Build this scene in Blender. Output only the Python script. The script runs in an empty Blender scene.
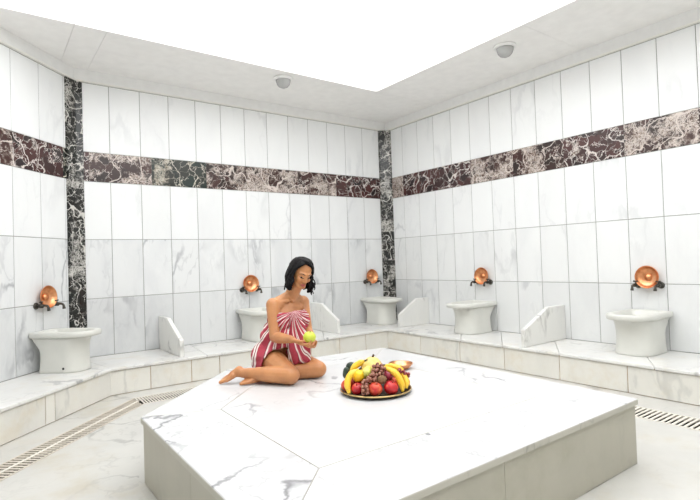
import bpy, bmesh, math, random
from mathutils import Vector, Matrix, noise as mnoise
random.seed(7)
scn = bpy.context.scene
COL = scn.collection
PI = math.pi
R = math.radians

# ------------------------------------------------------------------ helpers
def link(o, parent=None):
    COL.objects.link(o)
    if parent is not None:
        o.parent = parent
    return o

def obj(name, bm, mats, parent=None, loc=(0, 0, 0), rotz=0, smooth=False, recalc=True):
    if recalc:
        bmesh.ops.recalc_face_normals(bm, faces=bm.faces[:])
    me = bpy.data.meshes.new(name)
    bm.to_mesh(me); bm.free()
    if not isinstance(mats, (list, tuple)):
        mats = [mats]
    for m in mats:
        me.materials.append(m)
    if smooth:
        for p in me.polygons:
            p.use_smooth = True
    o = bpy.data.objects.new(name, me)
    o.location = loc
    o.rotation_euler = (0, 0, rotz)
    return link(o, parent)

def bevel_mod(o, w=0.004, seg=2, ang=35):
    m = o.modifiers.new('bevel', 'BEVEL')
    m.width = w; m.segments = seg; m.limit_method = 'ANGLE'; m.angle_limit = R(ang)
    return o

def empty(name, loc=(0, 0, 0), rotz=0):
    o = bpy.data.objects.new(name, None)
    o.empty_display_size = 0.1
    o.location = loc; o.rotation_euler = (0, 0, rotz)
    return link(o)

def tag(o, label, cat, group=None):
    o['label'] = label; o['category'] = cat
    if group:
        o['group'] = group
    return o

def structure(o):
    o['kind'] = 'structure'
    return o

def copy_thing(root, loc, rotz, label):
    c = root.copy(); COL.objects.link(c)
    c.location = loc; c.rotation_euler = (0, 0, rotz); c['label'] = label
    for ch in list(root.children):
        d = ch.copy(); COL.objects.link(d); d.parent = c
        for g in list(ch.children):
            e = g.copy(); COL.objects.link(e); e.parent = d
    return c

def box(bm, x0, x1, y0, y1, z0, z1, mi=0):
    vs = [bm.verts.new(p) for p in [(x0, y0, z0), (x1, y0, z0), (x1, y1, z0), (x0, y1, z0),
                                   (x0, y0, z1), (x1, y0, z1), (x1, y1, z1), (x0, y1, z1)]]
    for q in [(0, 3, 2, 1), (4, 5, 6, 7), (0, 1, 5, 4), (1, 2, 6, 5), (2, 3, 7, 6), (3, 0, 4, 7)]:
        bm.faces.new([vs[i] for i in q]).material_index = mi
    return bm

def prism(bm, poly, z0, z1, mi=0):
    a = [bm.verts.new((p[0], p[1], z0)) for p in poly]
    b = [bm.verts.new((p[0], p[1], z1)) for p in poly]
    n = len(poly)
    bm.faces.new(b).material_index = mi
    bm.faces.new(a[::-1]).material_index = mi
    for i in range(n):
        j = (i + 1) % n
        bm.faces.new([a[i], a[j], b[j], b[i]]).material_index = mi
    return bm

def loft(bm, rings, cap0=True, cap1=True, mi=0):
    rs = [[bm.verts.new(p) for p in r] for r in rings]
    n = len(rs[0])
    for k in range(len(rs) - 1):
        for i in range(n):
            j = (i + 1) % n
            bm.faces.new([rs[k][i], rs[k][j], rs[k + 1][j], rs[k + 1][i]]).material_index = mi
    if cap0: bm.faces.new(rs[0][::-1]).material_index = mi
    if cap1: bm.faces.new(rs[-1]).material_index = mi
    return bm

def lathe(bm, prof, n=24, loc=(0, 0, 0), mat=None, mi=0):
    """prof: list of (r, z); r==0 closes with a pole"""
    M = mat if mat is not None else Matrix.Translation(Vector(loc))
    rows = []
    for r, z in prof:
        if r <= 1e-6:
            rows.append([bm.verts.new(M @ Vector((0, 0, z)))])
        else:
            rows.append([bm.verts.new(M @ Vector((r * math.cos(2 * PI * i / n), r * math.sin(2 * PI * i / n), z))) for i in range(n)])
    for a, b in zip(rows[:-1], rows[1:]):
        for i in range(n):
            j = (i + 1) % n
            if len(a) == 1 and len(b) == 1: continue
            if len(a) == 1: f = [a[0], b[j], b[i]]
            elif len(b) == 1: f = [a[i], a[j], b[0]]
            else: f = [a[i], a[j], b[j], b[i]]
            bm.faces.new(f).material_index = mi
    return bm

def frame(d, up=Vector((0, 0, 1))):
    d = d.normalized()
    if abs(d.dot(up)) > .97: up = Vector((1, 0, 0))
    s = d.cross(up).normalized()
    return s, s.cross(d).normalized()

def tube(bm, pts, rad, n=10, cap=True, flat=1.0, ngon_rot=0):
    pts = [Vector(p) for p in pts]
    if not isinstance(rad, (list, tuple)): rad = [rad] * len(pts)
    rings = []; s = None
    for k, p in enumerate(pts):
        d = pts[min(k + 1, len(pts) - 1)] - pts[max(k - 1, 0)]
        if s is None:
            s, u = frame(d)
        else:
            s = (s - d.normalized() * s.dot(d.normalized())).normalized()
            u = s.cross(d.normalized()).normalized()
        rings.append([p + (s * math.cos(2 * PI * i / n + ngon_rot) + u * flat * math.sin(2 * PI * i / n + ngon_rot)) * rad[k] for i in range(n)])
    return loft(bm, rings, cap, cap)

def spline(ctrl, n):
    """Catmull-Rom through control points"""
    P = [Vector(c) for c in ctrl]
    P = [P[0] * 2 - P[1]] + P + [P[-1] * 2 - P[-2]]
    out = []
    segs = len(P) - 3
    for k in range(n + 1):
        t = k / n * segs
        i = min(int(t), segs - 1); t -= i
        a, b, c, d = P[i:i + 4]
        out.append(0.5 * ((2 * b) + (c - a) * t + (2 * a - 5 * b + 4 * c - d) * t * t + (3 * b - a - 3 * c + d) * t ** 3))
    return out

# ------------------------------------------------------------------ materials
class NT:
    def __init__(s, name):
        s.m = bpy.data.materials.new(name); s.m.use_nodes = True
        s.t = s.m.node_tree; s.b = s.t.nodes['Principled BSDF']
    def n(s, typ, **kw):
        nd = s.t.nodes.new(typ)
        for k, v in kw.items():
            if k.startswith('i_'):
                key = k[2:]
                nd.inputs[int(key) if key.isdigit() else key.replace('_', ' ')].default_value = v
            else: setattr(nd, k, v)
        return nd
    def l(s, a, b): s.t.links.new(a, b)
    def math(s, op, a, b=None, clamp=False):
        nd = s.n('ShaderNodeMath', operation=op, use_clamp=clamp)
        for i, x in enumerate((a, b)):
            if x is None: continue
            if isinstance(x, (int, float)): nd.inputs[i].default_value = x
            else: s.l(x, nd.inputs[i])
        return nd.outputs[0]
    def vmath(s, op, a, b=None):
        nd = s.n('ShaderNodeVectorMath', operation=op)
        for i, x in enumerate((a, b)):
            if x is None: continue
            if isinstance(x, (tuple, list)): nd.inputs[i].default_value = x
            else: s.l(x, nd.inputs[i])
        return nd.outputs[0]
    def ramp(s, x, stops):
        nd = s.n('ShaderNodeValToRGB'); cr = nd.color_ramp
        while len(cr.elements) < len(stops): cr.elements.new(.5)
        for e, (p, c) in zip(cr.elements, stops):
            e.position = p; e.color = (*c, 1) if len(c) == 3 else c
        s.l(x, nd.inputs[0]); return nd.outputs[0]
    def mix(s, f, a, b, mode='MIX'):
        nd = s.n('ShaderNodeMix', data_type='RGBA', blend_type=mode)
        for i, x in ((0, f), (6, a), (7, b)):
            if isinstance(x, (int, float)): nd.inputs[i].default_value = x
            elif isinstance(x, tuple): nd.inputs[i].default_value = (*x, 1)
            else: s.l(x, nd.inputs[i])
        return nd.outputs[2]
    def noise(s, vec, scale, detail=4, rough=.55, dist=0.0):
        nd = s.n('ShaderNodeTexNoise'); nd.inputs['Scale'].default_value = scale
        nd.inputs['Detail'].default_value = detail; nd.inputs['Roughness'].default_value = rough
        nd.inputs['Distortion'].default_value = dist
        s.l(vec, nd.inputs['Vector']); return nd
    def smooth(s, x, a, b):
        nd = s.n('ShaderNodeMapRange', interpolation_type='SMOOTHSTEP')
        s.l(x, nd.inputs[0]); nd.inputs[1].default_value = a; nd.inputs[2].default_value = b
        return nd.outputs[0]
    def bump(s, h, strength, dist=.01):
        nd = s.n('ShaderNodeBump'); nd.inputs['Strength'].default_value = strength; nd.inputs['Distance'].default_value = dist
        s.l(h, nd.inputs['Height']); s.l(nd.outputs[0], s.b.inputs['Normal'])
    def set(s, **kw):
        for k, v in kw.items():
            k = k.replace('_', ' ')
            if isinstance(v, (int, float)): s.b.inputs[k].default_value = v
            elif isinstance(v, tuple): s.b.inputs[k].default_value = (*v, 1) if len(v) == 3 else v
            else: s.l(v, s.b.inputs[k])
        return s

def simple(name, col, rough=.5, metal=0, var=.06, scale=20, **kw):
    t = NT(name)
    tc = t.n('ShaderNodeTexCoord').outputs['Object']
    f = t.noise(tc, scale, 3).outputs[0]
    lo = tuple(c * (1 - var) for c in col); hi = tuple(min(1, c * (1 + var)) for c in col)
    t.set(Base_Color=t.ramp(f, [(.3, lo), (.7, hi)]), Roughness=rough, Metallic=metal, **kw)
    return t.m

def tile_coord(t, spread=37.0):
    tc = t.n('ShaderNodeTexCoord').outputs['Object']
    at = t.n('ShaderNodeAttribute', attribute_name='tile')
    off = t.vmath('SCALE', at.outputs['Color']); off.node.inputs[3].default_value = spread
    return t.vmath('ADD', tc, off), at, tc

def marble(name, base=(.80, .80, .78), cloud=(.66, .67, .67), vein=(.30, .31, .33), vs=1.3, vw=.03, amount=.55,
           cloud_amt=.6, tint=None, rough=.3, tilevar=.06, grime=None, cscale=2.2):
    t = NT(name)
    v, at, tc = tile_coord(t)
    # stretch so that the veins run diagonally
    mp = t.n('ShaderNodeMapping'); mp.inputs['Rotation'].default_value = (.5, .75, .4); mp.inputs['Scale'].default_value = (1.0, 1.0, .42)
    t.l(v, mp.inputs[0]); w = mp.outputs[0]
    warp = t.noise(w, 2.5, 5, .6).outputs['Color']
    wv = t.vmath('ADD', w, t.vmath('MULTIPLY', warp, (.35, .35, .35)))
    n1 = t.noise(wv, vs, 3, .5).outputs[0]
    ridge = t.math('ABSOLUTE', t.math('SUBTRACT', n1, .5))
    line = t.math('SUBTRACT', 1.0, t.smooth(ridge, 0.0, vw))
    mask = t.smooth(t.noise(v, vs * .9, 2).outputs[0], .46, .66)
    n2 = t.noise(wv, vs * 3.1, 3, .5).outputs[0]
    fine = t.math('SUBTRACT', 1.0, t.smooth(t.math('ABSOLUTE', t.math('SUBTRACT', n2, .5)), 0.0, vw * 1.4))
    fine = t.math('MULTIPLY', fine, .35)
    veins = t.math('MULTIPLY', t.math('MAXIMUM', line, fine), t.math('MULTIPLY', mask, amount), clamp=True)
    cl = t.smooth(t.noise(wv, cscale, 6, .62).outputs[0], .40, .72)
    c = t.mix(t.math('MULTIPLY', cl, cloud_amt), base, cloud)
    if grime:
        gcol, gs, ga = grime
        g = t.smooth(t.noise(tc, gs, 5, .65).outputs[0], .48, .75)
        c = t.mix(t.math('MULTIPLY', g, ga), c, gcol)
    c = t.mix(veins, c, vein)
    sep = t.n('ShaderNodeSeparateColor'); t.l(at.outputs['Color'], sep.inputs[0])
    br = t.math('ADD', t.math('MULTIPLY', sep.outputs[0], tilevar), 1 - tilevar)
    hs = t.n('ShaderNodeHueSaturation'); t.l(c, hs.inputs['Color']); t.l(br, hs.inputs['Value'])
    t.set(Base_Color=hs.outputs[0], Roughness=rough)
    return t.m

def breccia(name, dark_a, dark_b, vein=(.74, .66, .60), s1=7.0, s2=22.0, dens=.5, tan=(.20, .14, .11)):
    t = NT(name)
    v, at, tc = tile_coord(t, 23.0)
    warp = t.noise(v, 4, 5, .65).outputs['Color']
    w = t.vmath('ADD', v, t.vmath('MULTIPLY', warp, (.34, .34, .34)))
    def edge(scale, wd, vec):
        vo = t.n('ShaderNodeTexVoronoi', feature='DISTANCE_TO_EDGE'); vo.inputs['Scale'].default_value = scale
        t.l(vec, vo.inputs['Vector'])
        return t.math('SUBTRACT', 1.0, t.smooth(vo.outputs['Distance'], wd * .45, wd))
    # a few long pale veins of changing width, and dense patches of fine crackle
    n1 = t.noise(t.vmath('ADD', v, t.vmath('MULTIPLY', warp, (.10, .10, .10))), s1 * .42, 1, .4).outputs[0]
    ridge = t.math('ABSOLUTE', t.math('SUBTRACT', n1, .5))
    lng = t.math('SUBTRACT', 1.0, t.smooth(ridge, .004, .014))
    mv = t.noise(v, 6.5, 3, .6).outputs[0]
    e1 = t.math('MULTIPLY', edge(s1, .030, w), t.smooth(mv, .34, .5))
    e2 = edge(s2, .10, w); e3 = edge(s2 * 2.2, .13, w)
    m = t.noise(v, 3.0, 4, .65).outputs[0]
    m2 = t.smooth(m, .66 - dens * .35, .74 - dens * .35)
    m3 = t.smooth(t.noise(v, 9, 3, .6).outputs[0], .42, .56)
    veins = t.math('MAXIMUM', t.math('MULTIPLY', lng, .95), e1)
    veins = t.math('MAXIMUM', veins, t.math('MULTIPLY', e2, t.math('MULTIPLY', m2, .8)))
    veins = t.math('MAXIMUM', veins, t.math('MULTIPLY', e3, t.math('MULTIPLY', t.math('MULTIPLY', m2, m3), .75)))
    vo = t.n('ShaderNodeTexVoronoi'); vo.inputs['Scale'].default_value = s1; t.l(w, vo.inputs['Vector'])
    sp = t.n('ShaderNodeSeparateColor'); t.l(vo.outputs['Color'], sp.inputs[0])
    base = t.mix(sp.outputs[0], dark_a, dark_b)
    base = t.mix(t.math('MULTIPLY', t.math('MULTIPLY', m2, t.smooth(t.noise(v, 24, 3).outputs[0], .40, .60)), .75), base, tan)
    c = t.mix(veins, base, vein)
    t.set(Base_Color=c, Roughness=.25)
    return t.m

M = {}
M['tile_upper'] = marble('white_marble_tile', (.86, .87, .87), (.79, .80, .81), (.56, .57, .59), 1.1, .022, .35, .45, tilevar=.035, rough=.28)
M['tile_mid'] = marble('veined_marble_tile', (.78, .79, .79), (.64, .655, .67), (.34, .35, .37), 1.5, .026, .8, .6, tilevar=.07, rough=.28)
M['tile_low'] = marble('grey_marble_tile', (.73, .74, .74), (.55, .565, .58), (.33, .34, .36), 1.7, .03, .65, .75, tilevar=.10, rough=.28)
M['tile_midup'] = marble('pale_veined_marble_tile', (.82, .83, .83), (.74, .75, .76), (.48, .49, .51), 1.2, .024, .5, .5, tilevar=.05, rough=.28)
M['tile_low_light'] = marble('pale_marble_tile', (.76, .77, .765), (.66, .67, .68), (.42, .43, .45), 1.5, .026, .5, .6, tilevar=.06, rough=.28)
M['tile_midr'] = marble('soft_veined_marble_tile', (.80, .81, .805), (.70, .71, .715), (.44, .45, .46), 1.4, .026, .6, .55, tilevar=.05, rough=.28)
M['grout'] = simple('grey_grout', (.30, .30, .28), .9)
M['band'] = breccia('rosso_breccia', (.022, .014, .013), (.060, .026, .022), (.66, .58, .53), 9.5, 24, .62)
M['band_dark'] = breccia('purple_breccia', (.020, .013, .014), (.075, .028, .026), (.70, .64, .60), 9.5, 22, .12)
M['band_green'] = breccia('green_breccia', (.010, .022, .018), (.024, .024, .018), (.62, .57, .48), 10, 24, .40, (.17, .13, .08))
M['pilaster'] = breccia('black_breccia', (.007, .010, .009), (.018, .017, .014), (.62, .60, .56), 12, 26, .42, (.06, .055, .045))
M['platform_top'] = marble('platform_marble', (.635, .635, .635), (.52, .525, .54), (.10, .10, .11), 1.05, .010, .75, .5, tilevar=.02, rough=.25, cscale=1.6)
M['platform_side_shaded'] = marble('platform_side_shaded_marble', (.44, .42, .345), (.38, .365, .30), (.27, .26, .21), 1.3, .02, .4, .6, rough=.4, grime=((.33, .31, .23), 3.0, .5))  # darker than the top so the upright sides' shade is in the colour
M['platform_edge_shaded'] = marble('platform_edge_shaded_marble', (.49, .475, .41), (.43, .42, .37), (.24, .23, .2), 1.3, .016, .6, .5, rough=.45)  # yellowed edge tone, also darkened to put the edge's shade into the colour
M['joint'] = simple('grey_joint', (.36, .34, .31), .9)
M['bench_top'] = marble('bench_seat_marble', (.74, .735, .71), (.63, .63, .63), (.27, .27, .28), 1.5, .022, .7, .5, tilevar=.05, rough=.3, grime=((.60, .52, .39), 5.0, .35))
M['bench_front'] = marble('bench_front_marble', (.76, .745, .69), (.66, .65, .61), (.44, .44, .42), 1.5, .022, .45, .6, tilevar=.07, rough=.35, grime=((.63, .54, .39), 4.0, .4))
M['rust_grout'] = simple('rusty_joint', (.40, .27, .15), .9, var=.35, scale=6)
M['floor'] = marble('floor_marble', (.575, .565, .53), (.49, .485, .46), (.24, .235, .22), 1.0, .014, .65, .6, tilevar=.03, rough=.35, grime=((.46, .395, .27), 2.3, .5))
M['ceiling'] = simple('ceiling_plaster', (.90, .89, .875), .85, var=.03, scale=9)
M['fascia'] = simple('fascia_plaster', (.84, .84, .83), .85, var=.03, scale=12)
M['trimwhite'] = simple('white_trim', (.84, .83, .78), .6, var=.03)
M['basin'] = simple('basin_stone', (.66, .66, .615), .3, var=.03, scale=6)
M['divider'] = marble('divider_marble', (.79, .785, .75), (.70, .70, .69), (.22, .21, .2), 1.9, .02, .8, .5, tilevar=.04, rough=.32)
M['bronze'] = simple('aged_bronze', (.075, .07, .06), .42, .75, var=.3, scale=60)
M['dark'] = simple('dark_hole', (.02, .02, .02), .9)
M['grate'] = simple('grate_plastic', (.74, .70, .62), .5, var=.08, scale=8)
M['grate_beige'] = simple('grate_beige_plastic', (.60, .54, .46), .5, var=.10, scale=8)
M['channel'] = simple('channel_dark', (.03, .027, .022), .9)
M['white_plastic'] = simple('white_plastic', (.86, .86, .85), .4, var=.02)

def copper():
    t = NT('hammered_copper')
    tc = t.n('ShaderNodeTexCoord').outputs['Object']
    f = t.noise(tc, 16, 4).outputs[0]
    t.set(Base_Color=t.ramp(f, [(.3, (.55, .21, .09)), (.55, (.78, .36, .17)), (.75, (.86, .50, .30))]), Metallic=1.0, Roughness=.33)
    vo = t.n('ShaderNodeTexVoronoi'); vo.inputs['Scale'].default_value = 70; t.l(tc, vo.inputs['Vector'])
    t.bump(vo.outputs['Distance'], .35, .004)
    return t.m
M['copper'] = copper()
def glass():
    t = NT('frosted_lamp_glass')
    t.set(Base_Color=(.58, .58, .57), Roughness=.15, Transmission_Weight=.35, IOR=1.3)
    return t.m
M['lamp_glass'] = glass()
def skylight_mat():
    t = NT('daylight_diffuser')
    t.set(Base_Color=(.9, .9, .9), Emission_Color=(.965, .977, 1.0), Emission_Strength=SKY)
    return t.m
SKY = 2.95
M['sky'] = skylight_mat()

# ------------------------------------------------------------------ layout (metres)
ZB, ZS2, ZS1, ZBB, ZBT, ZC, ZCEIL = .2495, .843, 1.4507, 2.0524, 2.3545, 3.071, 3.20
LA = R(46.374); XL = -4.1735
eL = Vector((-math.cos(LA), -math.sin(LA), 0))       # along the left wall, away from the back corner
nL = Vector((math.sin(LA), -math.cos(LA), 0))        # into the room
XW, YS = -6.25, -8.0
LLEN = (XL - XW) / math.cos(LA)
cornerL = Vector((XL, 0, 0)); endL = cornerL + eL * LLEN

def setattr_tile(o, vals):
    a = o.data.attributes.new('tile', 'FLOAT_COLOR', 'FACE')
    for i, v in enumerate(vals):
        a.data[i].color = v

def tiled(name, origin, u, n, us, rows, mats, parent=None, gap=.0058, depth=.012, ch=.0025, grout=None, back=.10, zr=None, kinds=None):
    """marble cladding: tiles (mats[row]) standing 'depth' proud of a grout bed; front face in plane origin"""
    bm = bmesh.new(); vals = []; matl = []
    def mi(m):
        if m not in matl: matl.append(m)
        return matl.index(m)
    gi = mi(grout or M['grout'])
    z0, z1 = rows[0][0], rows[-1][1]
    if zr: z0, z1 = zr
    def P(a, z, d): return origin + u * a + Vector((0, 0, z)) + n * d
    u0, u1 = us[0][0], us[0][-1]
    def hexa(a0, a1, b0, b1, d0, d1, m):
        vs = [bm.verts.new(P(a, z, d)) for d in (d0, d1) for a, z in ((a0, b0), (a1, b0), (a1, b1), (a0, b1))]
        for q in [(0, 3, 2, 1), (4, 5, 6, 7), (0, 1, 5, 4), (1, 2, 6, 5), (2, 3, 7, 6), (3, 0, 4, 7)]:
            bm.faces.new([vs[i] for i in q]).material_index = m; vals.append((0, 0, 0, 1))
    hexa(u0, u1, z0, z1, -back, -depth * .35, gi)
    for ri, (r0, r1) in enumerate(rows):
        ul = us[min(ri, len(us) - 1)]
        for k in range(len(ul) - 1):
            m = mats[ri]
            if callable(m): m = m(k)
            m = mi(m)
            a0, a1, b0, b1 = ul[k] + gap / 2, ul[k + 1] - gap / 2, r0 + gap / 2, r1 - gap / 2
            c = (random.random(), random.random(), random.random(), 1)
            o_ = [bm.verts.new(P(a, z, -depth)) for a, z in ((a0, b0), (a1, b0), (a1, b1), (a0, b1))]
            m_ = [bm.verts.new(P(a, z, -ch)) for a, z in ((a0, b0), (a1, b0), (a1, b1), (a0, b1))]
            f_ = [bm.verts.new(P(a, z, 0)) for a, z in ((a0 + ch, b0 + ch), (a1 - ch, b0 + ch), (a1 - ch, b1 - ch), (a0 + ch, b1 - ch))]
            bm.faces.new(f_).material_index = m; vals.append(c)
            for A, B in ((o_, m_), (m_, f_)):
                for i in range(4):
                    j = (i + 1) % 4
                    bm.faces.new([A[i], A[j], B[j], B[i]]).material_index = m; vals.append(c)
    o = obj(name, bm, matl, parent)
    setattr_tile(o, vals)
    return o

def seq(a, b, step, phase):
    """joint positions from a to b, joints at phase + k*step"""
    out = [a]; k = math.ceil((a - phase) / step - 1e-6)
    while phase + k * step < b - .02:
        if phase + k * step > a + .02: out.append(phase + k * step)
        k += 1
    return out + [b]

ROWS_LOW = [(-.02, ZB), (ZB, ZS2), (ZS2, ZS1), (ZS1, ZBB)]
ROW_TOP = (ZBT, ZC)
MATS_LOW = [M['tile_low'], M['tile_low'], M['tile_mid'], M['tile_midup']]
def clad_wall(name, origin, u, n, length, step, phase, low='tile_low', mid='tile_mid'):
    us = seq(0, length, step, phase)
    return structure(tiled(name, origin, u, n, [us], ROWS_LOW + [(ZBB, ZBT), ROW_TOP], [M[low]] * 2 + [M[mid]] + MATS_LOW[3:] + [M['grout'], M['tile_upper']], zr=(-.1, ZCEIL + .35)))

V = Vector
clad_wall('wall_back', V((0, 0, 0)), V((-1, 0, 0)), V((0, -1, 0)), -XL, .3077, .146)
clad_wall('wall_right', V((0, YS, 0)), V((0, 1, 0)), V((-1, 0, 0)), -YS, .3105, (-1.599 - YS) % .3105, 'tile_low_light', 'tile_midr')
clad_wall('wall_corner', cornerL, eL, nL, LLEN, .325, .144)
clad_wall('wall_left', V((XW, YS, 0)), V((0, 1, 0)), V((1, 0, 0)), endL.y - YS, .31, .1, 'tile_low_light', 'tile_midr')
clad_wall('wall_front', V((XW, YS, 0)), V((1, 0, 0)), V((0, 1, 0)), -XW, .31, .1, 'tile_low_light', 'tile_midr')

# dark marble frieze, 4 mm proud of the tiles
def frieze(i, origin, u, n, length, step, phase, kinds):
    us = seq(0, length, step, phase)
    o = tiled('trim_%d' % i, origin + n * .004, u, n, [us], [(ZBB, ZBT)], [lambda k: kinds[k % len(kinds)]], gap=.0015, depth=.018, ch=.001, grout=M['bronze'], back=.016)
    return structure(o)
bA, bD, bG = M['band'], M['band_dark'], M['band_green']
o = frieze(1, V((0, 0, 0)), V((-1, 0, 0)), V((0, -1, 0)), -XL, .62, .32, [bD, bD, bA, bA, bA, bG, bA]); o['label'] = 'dark veined marble frieze along the back wall'
o = frieze(2, V((0, YS, 0)), V((0, 1, 0)), V((-1, 0, 0)), -YS, .62, .2, [bA, bD, bA, bA, bA, bA, bD, bA, bD, bA, bA, bD, bD]); o['label'] = 'dark veined marble frieze along the right wall'
o = frieze(3, cornerL, eL, nL, LLEN, .62, .79, [bG, bD, bA]); o['label'] = 'dark veined marble frieze along the left wall'
frieze(4, V((XW, YS, 0)), V((0, 1, 0)), V((1, 0, 0)), endL.y - YS, .62, .1, [bA, bD, bA])

# dark corner pilasters (three-sided strips filling the corners)
def pilaster(i, poly, label):
    bm = bmesh.new(); vals = []
    z = ZB + .002; rows = []
    while z < ZC - .01:
        h = random.uniform(.36, .55); z1 = min(z + h, ZC)
        if ZC - z1 < .2: z1 = ZC
        rows.append((z, z1)); z = z1
    for a, b in rows:
        nf = len(bm.faces); prism(bm, poly, a, b - .0015)
        c = (random.random(), random.random(), random.random(), 1)
        vals += [c] * (len(bm.faces) - nf)
    o = obj('trim_%d' % i, bm, M['pilaster']); setattr_tile(o, vals); structure(o); o['label'] = label
    return o
pilaster(5, [(0, 0), (-.145, 0), (-.135, -.022), (-.022, -.115), (0, -.12)], 'dark marble strip in the back right corner')
p1 = cornerL + V((.085, 0, 0)); p2 = cornerL + eL * .125
pilaster(6, [(XL, 0), (p1.x, 0), (p1.x - .004, -.018), ((cornerL + nL * .02 + V((0, -.008, 0))).x + .004, -.026), (p2 + nL * .018).to_2d()[:], p2.to_2d()[:]],
         'black veined marble strip in the back left corner')

# fascia above the tiles
def strip(name, path, z0, z1, th, m, label=None):
    """path: list of (point, inward offset dir) -> a mitred strip"""
    bm = bmesh.new()
    A = [[p, p + o * th] for p, o in path]
    for z in (0,):
        rings = [[V((a.x, a.y, z0)), V((b.x, b.y, z0)), V((b.x, b.y, z1)), V((a.x, a.y, z1))] for a, b in A]
        loft(bm, rings)
    o = obj(name, bm, m); structure(o)
    if label: o['label'] = label
    return o
mit = (V((0, -1, 0)) + nL).normalized() / math.cos(math.acos(max(-1, min(1, V((0, -1, 0)).dot(nL)))) / 2)
mitend = (V((1, 0, 0)) + nL).normalized() / math.cos(math.acos(V((1, 0, 0)).dot(nL)) / 2)
wallpath = [(V((0, YS, 0)), V((-1, 0, 0))), (V((0, 0, 0)), V((-1, -1, 0))), (cornerL, mit), (endL, mitend), (V((XW, YS, 0)), V((1, 0, 0)))]
strip('trim_7', wallpath, ZC + .012, ZCEIL, .022, M['fascia'], 'plaster fascia between tiles and ceiling')
strip('trim_8', wallpath, ZC, ZC + .0125, .034, M['trimwhite'], 'thin white bead under the fascia')

# ceiling with its recessed luminous skylight
OX0, OX1, OY0, OY1 = -5.0, -1.03, -7.0, -1.05
bm = bmesh.new(); g = .0014; zt = ZCEIL + .05
joints = [XW, -4.29, -4.04, OX1, .0]
def slab(x0, x1, y0, y1): box(bm, x0 + g, x1 - g, y0 + g, y1 - g, ZCEIL, zt)
slab(OX1, .0, OY1 + .0, 0); 
for a, b in ((XW, -4.29), (-4.29, -4.04), (-4.04, OX1)): slab(a, b, OY1, 0)
for a, b in ((OY1, -3.1), (-3.1, -5.2), (-5.2, OY0), (OY0, YS)): slab(OX1, 0, b, a)
for a, b in ((OY1, -4.0), (-4.0, OY0), (OY0, YS)): slab(XW, OX0, b, a)
slab(OX0, OX1, YS, OY0)
for q in ((XW, .1, OY1, .1), (OX1, .1, YS, OY1), (XW, OX0, YS, OY1), (OX0, OX1, YS, OY0)): box(bm, q[0], q[1], q[2], q[3], zt - .012, zt)
structure(obj('ceiling', bm, M['ceiling']))
bm = bmesh.new(); ZP = 3.62
t_ = .05
box(bm, OX0 - t_, OX1 + t_, OY1, OY1 + t_, zt, ZP); box(bm, OX0 - t_, OX1 + t_, OY0 - t_, OY0, zt, ZP)
box(bm, OX0 - t_, OX0, OY0, OY1, zt, ZP); box(bm, OX1, OX1 + t_, OY0, OY1, zt, ZP)
structure(obj('trim_9', bm, M['trimwhite']))['label'] = 'white inner sides of the skylight recess'
bm = bmesh.new(); box(bm, OX0 - t_, OX1 + t_, OY0 - t_, OY1 + t_, ZP, ZP + .03)
structure(obj('window_1', bm, M['sky']))['label'] = 'bright white luminous skylight in the ceiling'

# ------------------------------------------------------------------ floor with the drain channel
def line_L(d, x=None, y=None):
    """point on the line parallel to the left wall at distance d, at given x or y"""
    p = cornerL + nL * d
    if y is not None: t = (y - p.y) / eL.y
    else: t = (x - p.x) / eL.x
    return p + eL * t
def ringpath(dL, dB, dR):
    return [line_L(dL, x=XW), line_L(dL, y=-dB), V((-dR, -dB, 0)), V((-dR, YS, 0))]
wp = [endL, cornerL, V((0, 0, 0)), V((0, YS, 0))]
po = ringpath(.893, .995, 1.06); pi_ = ringpath(1.088, 1.255, 1.31)
bm = bmesh.new(); vals = []
def quadstrip(A, B, za, zb_, mi=0):
    for i in range(len(A) - 1):
        vs = [bm.verts.new((p.x, p.y, z)) for p, z in ((A[i], za), (A[i + 1], za), (B[i + 1], zb_), (B[i], zb_))]
        bm.faces.new(vs).material_index = mi
        vals.append((random.random(), random.random(), random.random(), 1))
quadstrip(wp, po, 0, 0)
quadstrip(po, po, 0, -.13, 1); quadstrip(po, pi_, -.13, -.13, 1); quadstrip(pi_, pi_, -.13, 0, 1)
a, b, c, d = pi_
slabs = [[a, b, V((-4.3, -2.9, 0)), V((-4.3, YS, 0)), V((XW, YS, 0))], [b, c, V((-1.31, -2.9, 0)), V((-4.3, -2.9, 0))], [V((-4.3, -2.9, 0)), V((-1.31, -2.9, 0)), V((-1.31, YS, 0)), V((-4.3, YS, 0))]]
for s_ in slabs:
    bm.faces.new([bm.verts.new((p.x, p.y, 0)) for p in s_]); vals.append((random.random(), random.random(), random.random(), 1))
bmesh.ops.recalc_face_normals(bm, faces=bm.faces[:])
for f in bm.faces:
    if f.calc_center_median().z > -.001 and f.normal.z < 0: f.normal_flip()
fl = obj('floor', bm, [M['floor'], M['channel']], recalc=False); setattr_tile(fl, vals); structure(fl)

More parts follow.
